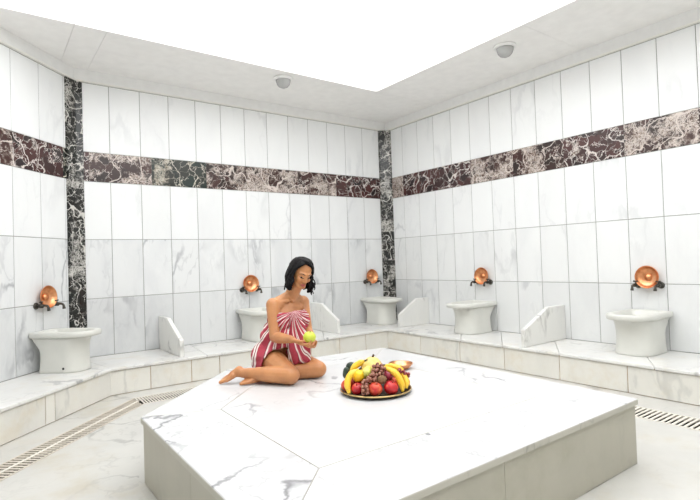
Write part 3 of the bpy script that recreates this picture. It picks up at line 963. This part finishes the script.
# settle on the slab
for v in bm.verts:
    if v.co.z < .0012: v.co.z = .0012
from mathutils.bvhtree import BVHTree
bvh = BVHTree.FromBMesh(bm)
def FS(s_, u_, lift=0.0):
    h = bvh.ray_cast(HP(s_, .25, u_), -hf)[0]
    return (h if h is not None else HP(s_, .07, u_)) + hf * lift
person = obj('person', bm, M['skin'], None, O, RZ, smooth=True)
tag(person, 'dark-haired woman in a striped red towel sitting on the platform holding an apple', 'person')
# eyes, lashes, brows, lips
for s_ in (-1, 1):
    bm = bmesh.new(); ellipsoid(bm, FS(s_ * .030, -.004, -.0035), hax, (.0125, .0065, .0050), 14); obj('eye', bm, M['eye'], person, smooth=True)
    bm = bmesh.new(); tube(bm, [FS(s_ * .014, -.006, .001), FS(s_ * .023, -.0085, .002), FS(s_ * .035, -.0085, .002), FS(s_ * .046, -.004, .001)], [.0014, .0026, .0028, .0014], 8)
    obj('eyelashes', bm, M['lash'], person, smooth=True)
    bm = bmesh.new(); tube(bm, [FS(s_ * .012, .019), FS(s_ * .025, .024), FS(s_ * .038, .0245), FS(s_ * .050, .018)], [.0018, .0030, .0026, .0012], 8)
    obj('eyebrow', bm, M['lash'], person, smooth=True)
bm = bmesh.new()
tube(bm, [FS(-.022, -.063), FS(-.010, -.0585, .001), FS(0, -.060, .001), FS(.010, -.0585, .001), FS(.022, -.063)], [.0014, .0038, .0036, .0038, .0014], 8)
tube(bm, [FS(-.020, -.0645), FS(-.008, -.069, .001), FS(.008, -.069, .001), FS(.020, -.0645)], [.0014, .0045, .0045, .0014], 8)
obj('lips', bm, M['lips'], person, smooth=True)

# hair: damp wavy locks falling to the shoulders
hb = bmesh.new()
ellipsoid(hb, HP(0, -.023, .038), hax, (.080, .086, .083))
rnd = random.Random(3)
for k in range(84):
    ph = R(-178 + 356 * (k + .5) / 84)
    a = abs(ph)
    # anchor on the side parting, run over the skull, then hang
    part = HP(-.018 + rnd.uniform(-.006, .006), .03 + rnd.uniform(-.05, .03), .116)
    fwdf = math.cos(ph); sid = math.sin(ph)
    if a < R(58): continue
    lat_u = .03 - .01 * fwdf
    mid = HP(.060 * sid, .05 * fwdf - .02, .095)
    side = HP(.084 * sid, .088 * fwdf - .014, lat_u)
    low = HP(.086 * sid, .080 * fwdf - .018, -.040)
    L = rnd.uniform(.045, .115)
    if sid > 0: L *= 1.05
    out = (low - HP(0, -.02, -.04)).normalized()
    w1 = rnd.uniform(-.020, .020); w2 = rnd.uniform(-.024, .024)
    e1 = low - Z1 * L * .55 + out * .010 + hs * w1
    e2 = low - Z1 * L + out * rnd.uniform(-.004, .018) + hs * w2 + hf * rnd.uniform(-.01, .01)
    side = side + out * .006 + hf * rnd.uniform(-.008, .008); low = low + out * rnd.uniform(-.002, .014) + hs * rnd.uniform(-.008, .008)
    pts = spline([part, mid, side, low, e1, e2], 12)
    for i, (p, q) in enumerate(zip(pts[:-1], pts[1:])):
        r_ = .0105 if i < 8 else .0095 - .0011 * (i - 8)
        hull_cone(hb, p, q, r_, r_ * .95)
# fringe swept from the parting to both temples
for s_, spread in ((-1, 7), (1, 9)):
    for k in range(spread):
        t = k / (spread - 1)
        p0 = HP(-.018 + s_ * .004, .046 - .03 * t, .104 + .008 * t)
        p1 = HP(-.010 + s_ * (.050 - .005 * t), .056 - .035 * t, .080 + .016 * t)
        p2 = HP(s_ * .081, .018 - .03 * t, .022)
        p3 = HP(s_ * .086, .012 - .03 * t, -.030)
        p4 = p3 - Z1 * rnd.uniform(.03, .06) + hs * s_ * rnd.uniform(-.004, .012)
        pts = spline([p0, p1, p2, p3, p4], 10)
        for i, (p, q) in enumerate(zip(pts[:-1], pts[1:])):
            r_ = .0095 if i < 7 else .008 - .0012 * (i - 7)
            hull_cone(hb, p, q, r_, r_ * .95)
for k in range(46):                      # loose curls at the ends
    ph = R(rnd.choice((-1, 1)) * rnd.uniform(66, 178))
    fwdf = math.cos(ph); sid = math.sin(ph)
    start = HP(.088 * sid, .084 * fwdf - .018, rnd.uniform(-.045, .03))
    out = (start - HP(0, -.02, start.z * 0)).normalized()
    L = rnd.uniform(.07, .14); amp = rnd.uniform(.008, .016); ph0 = rnd.uniform(0, 6.28); turns = rnd.uniform(1.0, 1.8)
    pts = []
    for i in range(15):
        t = i / 14
        a = ph0 + turns * 2 * PI * t
        pts.append(start - Z1 * L * t + out * (.002 + .014 * t) + (hs * math.cos(a) + hf * math.sin(a)) * amp * (.3 + .7 * t))
    for i, (p, q) in enumerate(zip(pts[:-1], pts[1:])): hull_cone(hb, p, q, .0072 - .00022 * i, .0070 - .00022 * i)
bm = remesh_bake(hb, .0033, 1, .3)
obj('hair', bm, M['hair'], person, smooth=True)

# towel
RS = 1.0
KN = W(.165, .155, .437)
tb = bmesh.new()
g_ = .011
ellipsoid(tb, W(-.012, -.01, .125), tors, (.160 + g_, .118 + g_, .122 + g_))
ellipsoid(tb, W(-.06, -.01, .10), tors, (.10 + g_, .11 + g_, .098 + g_)); ellipsoid(tb, W(.03, -.08, .10), tors, (.10 + g_, .11 + g_, .098 + g_))
hull_cone(tb, W(.0, .0, .16), W(.035, .01, .28), .115 + g_, .098 + g_)
ellipsoid(tb, W(.03, .01, .27), tors, (.125 + g_, .092 + g_ * 1.6, .11 + g_))
hull_cone(tb, W(.035, .01, .28), W(.09, .01, .40), .097 + g_, .100 + g_)
ellipsoid(tb, W(.088, .005, .40), tors, (.130 + g_, .098 + g_, .13 + g_))
for s_ in (-1, 1): ellipsoid(tb, ch + FWD * .075 + LAT * .065 * s_ + UPV * -.005, tors, (.058 + g_, .052 + g_, .060 + g_))
ellipsoid(tb, ch + FWD * .085, tors, (.09, .05, .055))
hull_cone(tb, W(.0, .06, .17), W(.10, .12, .30), .085, .055)
hull_cone(tb, hipR, lerp(hipR, kneeR, .42) + Z1 * .008, .095 + g_, .086 + g_)
hull_cone(tb, hipL, lerp(hipL, kneeL, .30), .092 + g_, .084 + g_)
# knot and the gathered hanging end
hull_cone(tb, KN + W(-.006, .0, .002), KN + W(.008, .0, .004), .020, .020)
for k in range(6):
    t = k / 5
    a = KN + W(-.014 + .030 * t, .004, -.01); m = W(.155 + .075 * t, .175 - .02 * abs(t - .5), .28); b = W(.135 + .105 * t, .168 + .02 * math.sin(k * 2.2), .128 + .012 * math.cos(k * 1.7))
    pts = spline([a, m, b], 7)
    for i, (p, q) in enumerate(zip(pts[:-1], pts[1:])): hull_cone(tb, p, q, .016 + .0009 * i, .017 + .0009 * i)
bm = remesh_bake(tb, .0048, 3, .5)
bm.normal_update()
hipd = (kneeR - hipR); hl = hipd.length; hipd = hipd.normalized()
hipdL = (kneeL - hipL).normalized()
kill = []
for v in bm.verts:
    p = v.co
    top = .452 + .02 * (p - W(.10, .1, .45)).dot(LAT)
    t = (p - hipR).dot(hipd)
    tl = (p - hipL).dot(hipdL)
    drape = p.x > .118 and -p.y > .135 and p.z > .10
    if p.z > top and (p - KN).length > .045: kill.append(v)
    elif p.z < .004: kill.append(v)
    elif not drape and p.z < .21 and t > .155 - .25 * max(0, .10 - p.z) and p.x < .12: kill.append(v)
    elif not drape and p.z < .15 and tl > .11: kill.append(v)
bmesh.ops.delete(bm, geom=kill, context='VERTS')
bm.normal_update()
for v in bm.verts:                       # soft folds radiating from the knot
    d = v.co - KN
    ang = math.atan2(d.z, d.x); r_ = math.hypot(d.x, d.z)
    amp = .0042 * min(1, r_ / .06)
    v.co += v.normal * (amp * math.sin(ang * 17 + 5 * mnoise.noise(v.co * 9)) + .006 * mnoise.noise(v.co * 14))
    if v.co.z < .009: v.co.z = .009
for v in bm.verts: v.co -= KN
tw = obj('towel', bm, M['towel'], person, KN, smooth=True)
so = tw.modifiers.new('thickness', 'SOLIDIFY'); so.thickness = .006; so.offset = 1

# ---------------- fruit
def fruitmat(name, c0, c1, c2=None, scale=9, rough=.35, spots=None):
    t = NT(name)
    tc = t.n('ShaderNodeTexCoord').outputs['Object']
    oi = t.n('ShaderNodeObjectInfo').outputs['Random']
    v = t.vmath('ADD', tc, (0, 0, 0))
    off_ = t.n('ShaderNodeCombineXYZ'); t.l(t.math('MULTIPLY', oi, 17), off_.inputs[0])
    v = t.vmath('ADD', tc, off_.outputs[0])
    f = t.noise(v, scale, 4, .6).outputs[0]
    st = [(.36, c0), (.62, c1)] + ([(.74, c2)] if c2 else [])
    c = t.ramp(f, st)
    if spots:
        g = t.smooth(t.noise(v, scale * 9, 2).outputs[0], .62, .70)
        c = t.mix(t.math('MULTIPLY', g, .7), c, spots)
    t.set(Base_Color=c, Roughness=rough)
    return t.m
M['apple_red'] = fruitmat('red_apple_skin', (.36, .008, .014), (.56, .03, .03), (.74, .36, .12), 20)
M['peach'] = fruitmat('peach_skin', (.50, .02, .02), (.70, .13, .05), (.84, .52, .20), 18, .5)
M['apple_green'] = fruitmat('green_apple_skin', (.50, .58, .045), (.62, .68, .09), None, 12)
M['banana'] = fruitmat('banana_peel', (.82, .50, .025), (.86, .58, .06), None, 14, .42, spots=(.30, .15, .04))
M['lemon'] = fruitmat('lemon_peel', (.85, .50, .012), (.90, .58, .02), None, 20, .4)
M['pear'] = fruitmat('green_pear_skin', (.48, .56, .10), (.70, .66, .16), (.62, .30, .08), 12)
M['avocado'] = fruitmat('avocado_skin', (.012, .03, .022), (.03, .055, .03), None, 30, .4)
M['plum'] = fruitmat('plum_skin', (.16, .015, .03), (.36, .03, .05), None, 14)
M['kiwi'] = fruitmat('kiwi_skin', (.16, .085, .04), (.24, .13, .06), None, 60, .8)
M['melon'] = fruitmat('melon_rind', (.72, .50, .12), (.80, .62, .22), (.34, .17, .05), 26, .55)
M['orange'] = fruitmat('orange_peel', (.82, .27, .02), (.86, .33, .03), None, 40, .45)
M['grape'] = fruitmat('pink_grape_skin', (.20, .065, .05), (.36, .16, .10), (.48, .36, .20), 34, .22)
M['grape_dark'] = fruitmat('red_grape_skin', (.18, .02, .03), (.34, .05, .05), None, 30, .28)
M['stem'] = simple('brown_stem', (.10, .06, .03), .8)
M['tip'] = simple('banana_tip', (.07, .05, .025), .8)
def tray_mat():
    t = NT('gilt_metal')
    tc = t.n('ShaderNodeTexCoord').outputs['Object']
    f = t.noise(tc, 30, 3).outputs[0]
    t.set(Base_Color=t.ramp(f, [(.3, (.42, .30, .12)), (.7, (.62, .47, .22))]), Metallic=1, Roughness=.32)
    return t.m
M['gilt'] = tray_mat()
M['tray_dark'] = simple('dark_tray_base', (.05, .04, .03), .5, .3)

T = V((-3.029, -3.327, PH)); 
def TP(x, c, z): return T + RX * x - AW * c + V((0, 0, z))
tray = empty('serving_tray', T, RZ); tag(tray, 'round gilt metal serving tray under the pile of fruit', 'tray')
bm = bmesh.new(); lathe(bm, [(0, .0005), (.17, .0005), (.19, .004), (.212, .016), (.2135, .0205), (.206, .019), (.188, .011), (.17, .0085), (0, .0085)], 56)
obj('plate', bm, M['tray_dark'], tray, smooth=True)
bm = bmesh.new()
n = 56
tube_r = .0045
rings = []
for k in range(10):
    a = 2 * PI * k / 10
    rings.append([V(((.2135 + tube_r * math.cos(a)) * math.cos(2 * PI * i / n), (.2135 + tube_r * math.cos(a)) * math.sin(2 * PI * i / n), .021 + tube_r * math.sin(a))) for i in range(n)])
loft(bm, rings + [rings[0]], False, False); bmesh.ops.remove_doubles(bm, verts=bm.verts[:], dist=1e-5)
rm = obj('rim', bm, M['gilt'], tray, smooth=True); rm['label'] = 'shiny gilt rim'

GR = 'fruit piled on the tray'
def round_fruit(name, label, cat, pos, r, mat, tilt=(0, 0), squash=.92, stem=True, group=None):
    bm = bmesh.new(); k = r
    prof = [(0, -k * squash * .86), (k * .2, -k * squash * .94), (k * .5, -k * squash * .84), (k * .85, -k * squash * .48), (k, 0), (k * .93, k * squash * .42), (k * .66, k * squash * .80),
            (k * .36, k * squash * .93), (k * .14, k * squash * .84), (0, k * squash * .74)]
    P2 = [V((a, b, 0)) for a, b in prof]; pr = [(max(0, p.x), p.y) for p in spline(P2, 26)]; pr[0] = (0, pr[0][1]); pr[-1] = (0, pr[-1][1])
    lathe(bm, pr, 24)
    o = obj(name, bm, mat, None, pos, 0, smooth=True)
    o.rotation_euler = (tilt[0], tilt[1], RZ)
    tag(o, label, cat, group)
    if stem:
        b2 = bmesh.new(); tube(b2, [(0, 0, k * squash * .72), (.002, 0, k * squash * .95), (.004, .001, k * squash * 1.16)], [.0018, .0016, .002], 8)
        obj('stem', b2, M['stem'], o, smooth=True)
    return o
z_ = .0085
round_fruit('peach', 'red and yellow peach at the front centre of the fruit tray', 'peach', TP(-.010, .150, .052), .042, M['peach'], (.3, .2), group='peaches on the tray')
round_fruit('apple', 'red apple at the front of the tray, just right of centre', 'apple', TP(.083, .132, .052), .043, M['apple_red'], (.2, .3), group='red apples on the tray')
round_fruit('apple', 'small red apple behind the left front banana\'s foot', 'apple', TP(-.112, .112, .046), .037, M['apple_red'], (.4, -.2), group='red apples on the tray')
round_fruit('peach', 'orange-red peach at the far left of the tray', 'peach', TP(-.170, .028, .048), .039, M['peach'], (.2, -.2), group='peaches on the tray')
round_fruit('orange', 'orange at the far right edge of the tray', 'orange', TP(.172, -.005, .047), .038, M['orange'], (.2, .2), .97, False)
round_fruit('orange', 'orange at the back of the tray under the arching bananas', 'orange', TP(.085, -.095, .048), .039, M['orange'], (.2, .1), .97, False)
round_fruit('apple', 'red apple at the back left of the tray below the avocados', 'apple', TP(-.112, -.075, .050), .041, M['apple_red'], (.1, -.3), group='red apples on the tray')
round_fruit('apple', 'red apple at the rear centre of the tray behind the melon', 'apple', TP(-.01, -.135, .050), .041, M['apple_red'], (.1, .3), group='red apples on the tray')
round_fruit('plum', 'dark red plum in the middle of the pile, right of the grapes', 'plum', TP(.072, .085, .116), .031, M['plum'], (.5, .2), .95)
round_fruit('peach', 'rosy peach low behind the right front banana', 'peach', TP(.098, .045, .066), .036, M['peach'], (.2, .2), group='peaches on the tray')

def lathe_fruit(name, label, cat, pos, prof, mat, rot, n=24, group=None):
    pr = [(max(0, p.x), p.y) for p in spline([V((a, b, 0)) for a, b in prof], 22)]; pr[0] = (0, pr[0][1]); pr[-1] = (0, pr[-1][1])
    bm = bmesh.new(); lathe(bm, pr, n)
    o = obj(name, bm, mat, None, pos, smooth=True); o.rotation_euler = rot
    return tag(o, label, cat, group)
lemon = [(0, -.047), (.008, -.042), (.026, -.028), (.034, 0), (.027, .027), (.009, .041), (0, .046)]
lathe_fruit('lemon', 'bright yellow lemon on the left of the pile beside the banana', 'lemon', TP(-.103, .072, .112), lemon, M['lemon'], (R(60), R(10), RZ + .5))
pear = [(0, -.040), (.018, -.038), (.036, -.018), (.034, .008), (.022, .034), (.013, .048), (0, .052)]
o = lathe_fruit('pear', 'green pear with a rosy cheek next to the yellow lemon', 'pear', TP(-.052, .070, .132), [(a * .86, b * .8) for a, b in pear], M['pear'], (R(-42), R(25), RZ))
b2 = bmesh.new(); tube(b2, [(0, 0, .038), (.002, 0, .048), (.004, 0, .055)], .0018, 8); obj('stem', b2, M['stem'], o, smooth=True)
avo = [(0, -.034), (.016, -.032), (.031, -.012), (.029, .01), (.018, .034), (.009, .044), (0, .047)]
lathe_fruit('avocado', 'dark avocado at the left edge of the pile, the lower one', 'avocado', TP(-.168, -.02, .107), avo, M['avocado'], (R(20), R(-15), RZ), group='dark avocados on the tray')
lathe_fruit('avocado', 'dark avocado at the left of the pile, the upper one', 'avocado', TP(-.145, -.045, .142), avo, M['avocado'], (R(70), R(-20), RZ + .6), group='dark avocados on the tray')
kiwi = [(0, -.030), (.012, -.028), (.0235, -.012), (.024, .008), (.013, .027), (0, .030)]
lathe_fruit('kiwi', 'brown kiwi fruit at the middle front of the pile', 'kiwi', TP(.030, .128, .100), kiwi, M['kiwi'], (R(70), 0, RZ + 1.2))
mel = [(0, -.098), (.03, -.094), (.062, -.055), (.073, 0), (.062, .055), (.034, .088), (.012, .097), (0, .098)]
o = lathe_fruit('melon', 'yellow-brown netted melon standing at the top of the pile', 'melon', TP(-.020, -.012, .110), mel, M['melon'], (R(4), R(4), RZ), 28)
b2 = bmesh.new(); tube(b2, [(0, 0, .092), (.003, 0, .104), (.008, .002, .113)], [.007, .006, .007], 10); obj('stem', b2, M['stem'], o, smooth=True)

def banana(label, ctrl, r=.0185):
    P_ = [TP(*c) for c in ctrl]
    base = P_[0].copy()
    pts = [p - base for p in spline(P_, 18)]
    prof = []
    for k in range(19):
        t = k / 18
        prof.append(r * min(1, .42 + 2.4 * t if t < .25 else 1) * (1 if t < .72 else max(.30, 1 - (t - .72) * 2.3)))
    prof[0] = r * .40
    bm = bmesh.new(); tube(bm, pts, prof, 10, True)
    o = obj('banana', bm, M['banana'], None, base, smooth=True)
    tag(o, label, 'banana', 'bananas on the tray')
    d0 = (pts[0] - pts[1]).normalized(); d1 = (pts[-1] - pts[-2]).normalized()
    b = bmesh.new(); tube(b, [pts[0] - d0 * .002, pts[0] + d0 * .004, pts[0] + d0 * .007], [r * .38, r * .32, r * .18], 10); obj('blossom_end', b, M['tip'], o, smooth=True)
    b = bmesh.new(); tube(b, [pts[-1] - d1 * .003, pts[-1] + d1 * .012, pts[-1] + d1 * .020], [r * .31, r * .27, r * .33], 10); obj('stem', b, M['tip'], o, smooth=True)
    return o
banana('banana standing upright at the left front of the tray', [(-.160, .135, .026), (-.170, .108, .080), (-.148, .085, .126), (-.100, .068, .150)], .020)
banana('banana arching down at the right front of the tray', [(.150, .128, .026), (.142, .125, .080), (.112, .108, .132), (.058, .078, .154)], .020)
banana('banana lying over the back left shoulder of the pile', [(-.150, .01, .128), (-.120, .0, .156), (-.088, .0, .176), (-.062, .010, .188)], .019)
banana('pale banana draped across the back right, the higher one', [(.122, .020, .112), (.096, .028, .132), (.064, .030, .144), (.040, .036, .150)], .016)
banana('banana curving over the back right, behind the higher one', [(.182, -.030, .092), (.152, -.040, .122), (.108, -.045, .138), (.066, -.045, .146)], .018)
banana('banana at the right edge leaning behind the front banana', [(.176, .080, .030), (.182, .055, .066), (.168, .030, .098), (.140, .015, .116)], .017)

def grapes(label, line, spread, nn, r, mat, seed):
    rr = random.Random(seed)
    P_ = spline([TP(*c) for c in line], 40)
    base = P_[20].copy()
    root = empty('grape_bunch', base); tag(root, label, 'grapes', 'bunches of grapes on the tray')
    b = bmesh.new(); tube(b, [p - base for p in P_[::4]], .0022, 8); obj('stalk', b, M['stem'], root, smooth=True)
    b = bmesh.new(); bmesh.ops.create_uvsphere(b, u_segments=14, v_segments=10, radius=r)
    g0 = None; placed = []
    tries = 0
    while len(placed) < nn and tries < 6000:
        tries += 1
        t = rr.random(); p = P_[int(t * 40)]
        sp = spread[0] + (spread[1] - spread[0]) * t
        a = rr.uniform(0, 2 * PI); q = rr.random() ** .5
        c = p + RX * sp * q * math.cos(a) + (V((0, 0, 1)) * .8 - AW * .3) * sp * q * math.sin(a) - AW * rr.uniform(-.004, .016)
        if c.z < PH + .012 + r: continue
        if any((c - d).length < r * 1.55 for d in placed): continue
        placed.append(c)
        if g0 is None:
            g0 = obj('grape', b, mat, root, c - base, smooth=True)
        else:
            g = g0.copy(); COL.objects.link(g); g.parent = root; g.location = c - base
            g.rotation_euler = (rr.random() * 6, rr.random() * 6, 0); s_ = rr.uniform(.85, 1.1); g.scale = (s_, s_, s_ * 1.05)
    return root
grapes('large bunch of pink-brown grapes cascading down the middle of the pile', [(.020, .070, .152), (.008, .092, .128), (-.018, .118, .104), (-.055, .140, .086)], (.040, .030), 54, .0115, M['grape'], 1)
grapes('small cluster of pinkish grapes at the front left between peach and apple', [(-.072, .150, .085), (-.072, .165, .055), (-.066, .172, .036)], (.02, .018), 14, .0105, M['grape'], 2)
grapes('small cluster of dark red grapes at the right side of the pile', [(.150, .03, .122), (.172, .02, .108), (.190, .012, .088)], (.022, .020), 14, .0115, M['grape_dark'], 5)

# apple in her hand
apw = O + Matrix.Rotation(RZ, 3, 'Z') @ AP
round_fruit('apple', 'yellow-green apple held in the woman\'s hands', 'apple', apw, .042, M['apple_green'], (.15, .1))

# copper bowl standing on the platform
cb = empty('copper_bowl', V((-2.500, -2.968, PH + .0005)), RZ); tag(cb, 'shallow copper bowl standing on the platform behind the fruit tray', 'bowl')
obj('dish', bowl_mesh(.085, .036, False), M['copper'], cb, smooth=True)
bm = bmesh.new(); lathe(bm, [(0, .0045), (.030, .0045), (.026, .012), (.012, .017), (0, .019)], 24); obj('boss', bm, M['copper'], cb, smooth=True)

# ------------------------------------------------------------------ world, camera, colour
wd = bpy.data.worlds.new('World'); scn.world = wd; wd.use_nodes = True
wd.node_tree.nodes['Background'].inputs[0].default_value = (.8, .9, 1, 1); wd.node_tree.nodes['Background'].inputs[1].default_value = .3
cam = bpy.data.cameras.new('camera'); co = bpy.data.objects.new('camera', cam); COL.objects.link(co)
cam.sensor_width = 36; cam.lens = 500.257 / 700 * 36; cam.clip_start = .05
yw, pt, rl = R(36.391), R(1.1825), R(-1.8996)
F_ = V((math.sin(yw) * math.cos(pt), math.cos(yw) * math.cos(pt), math.sin(pt)))
R0 = V((math.cos(yw), -math.sin(yw), 0)); U0 = R0.cross(F_)
Rv = R0 * math.cos(rl) + U0 * math.sin(rl); Uv = -R0 * math.sin(rl) + U0 * math.cos(rl)
mw = Matrix((Rv, Uv, -F_)).transposed().to_4x4(); mw.translation = V((-4.9451, -5.7101, 1.15))
co.matrix_world = mw
scn.camera = co
scn.view_settings.view_transform = 'Standard'; scn.view_settings.look = 'None'
scn.view_settings.gamma = 1; scn.view_settings.use_curve_mapping = False
scn.view_settings.exposure = 0.1
try:
    scn.cycles.max_bounces = 12; scn.cycles.diffuse_bounces = 8
except Exception: pass
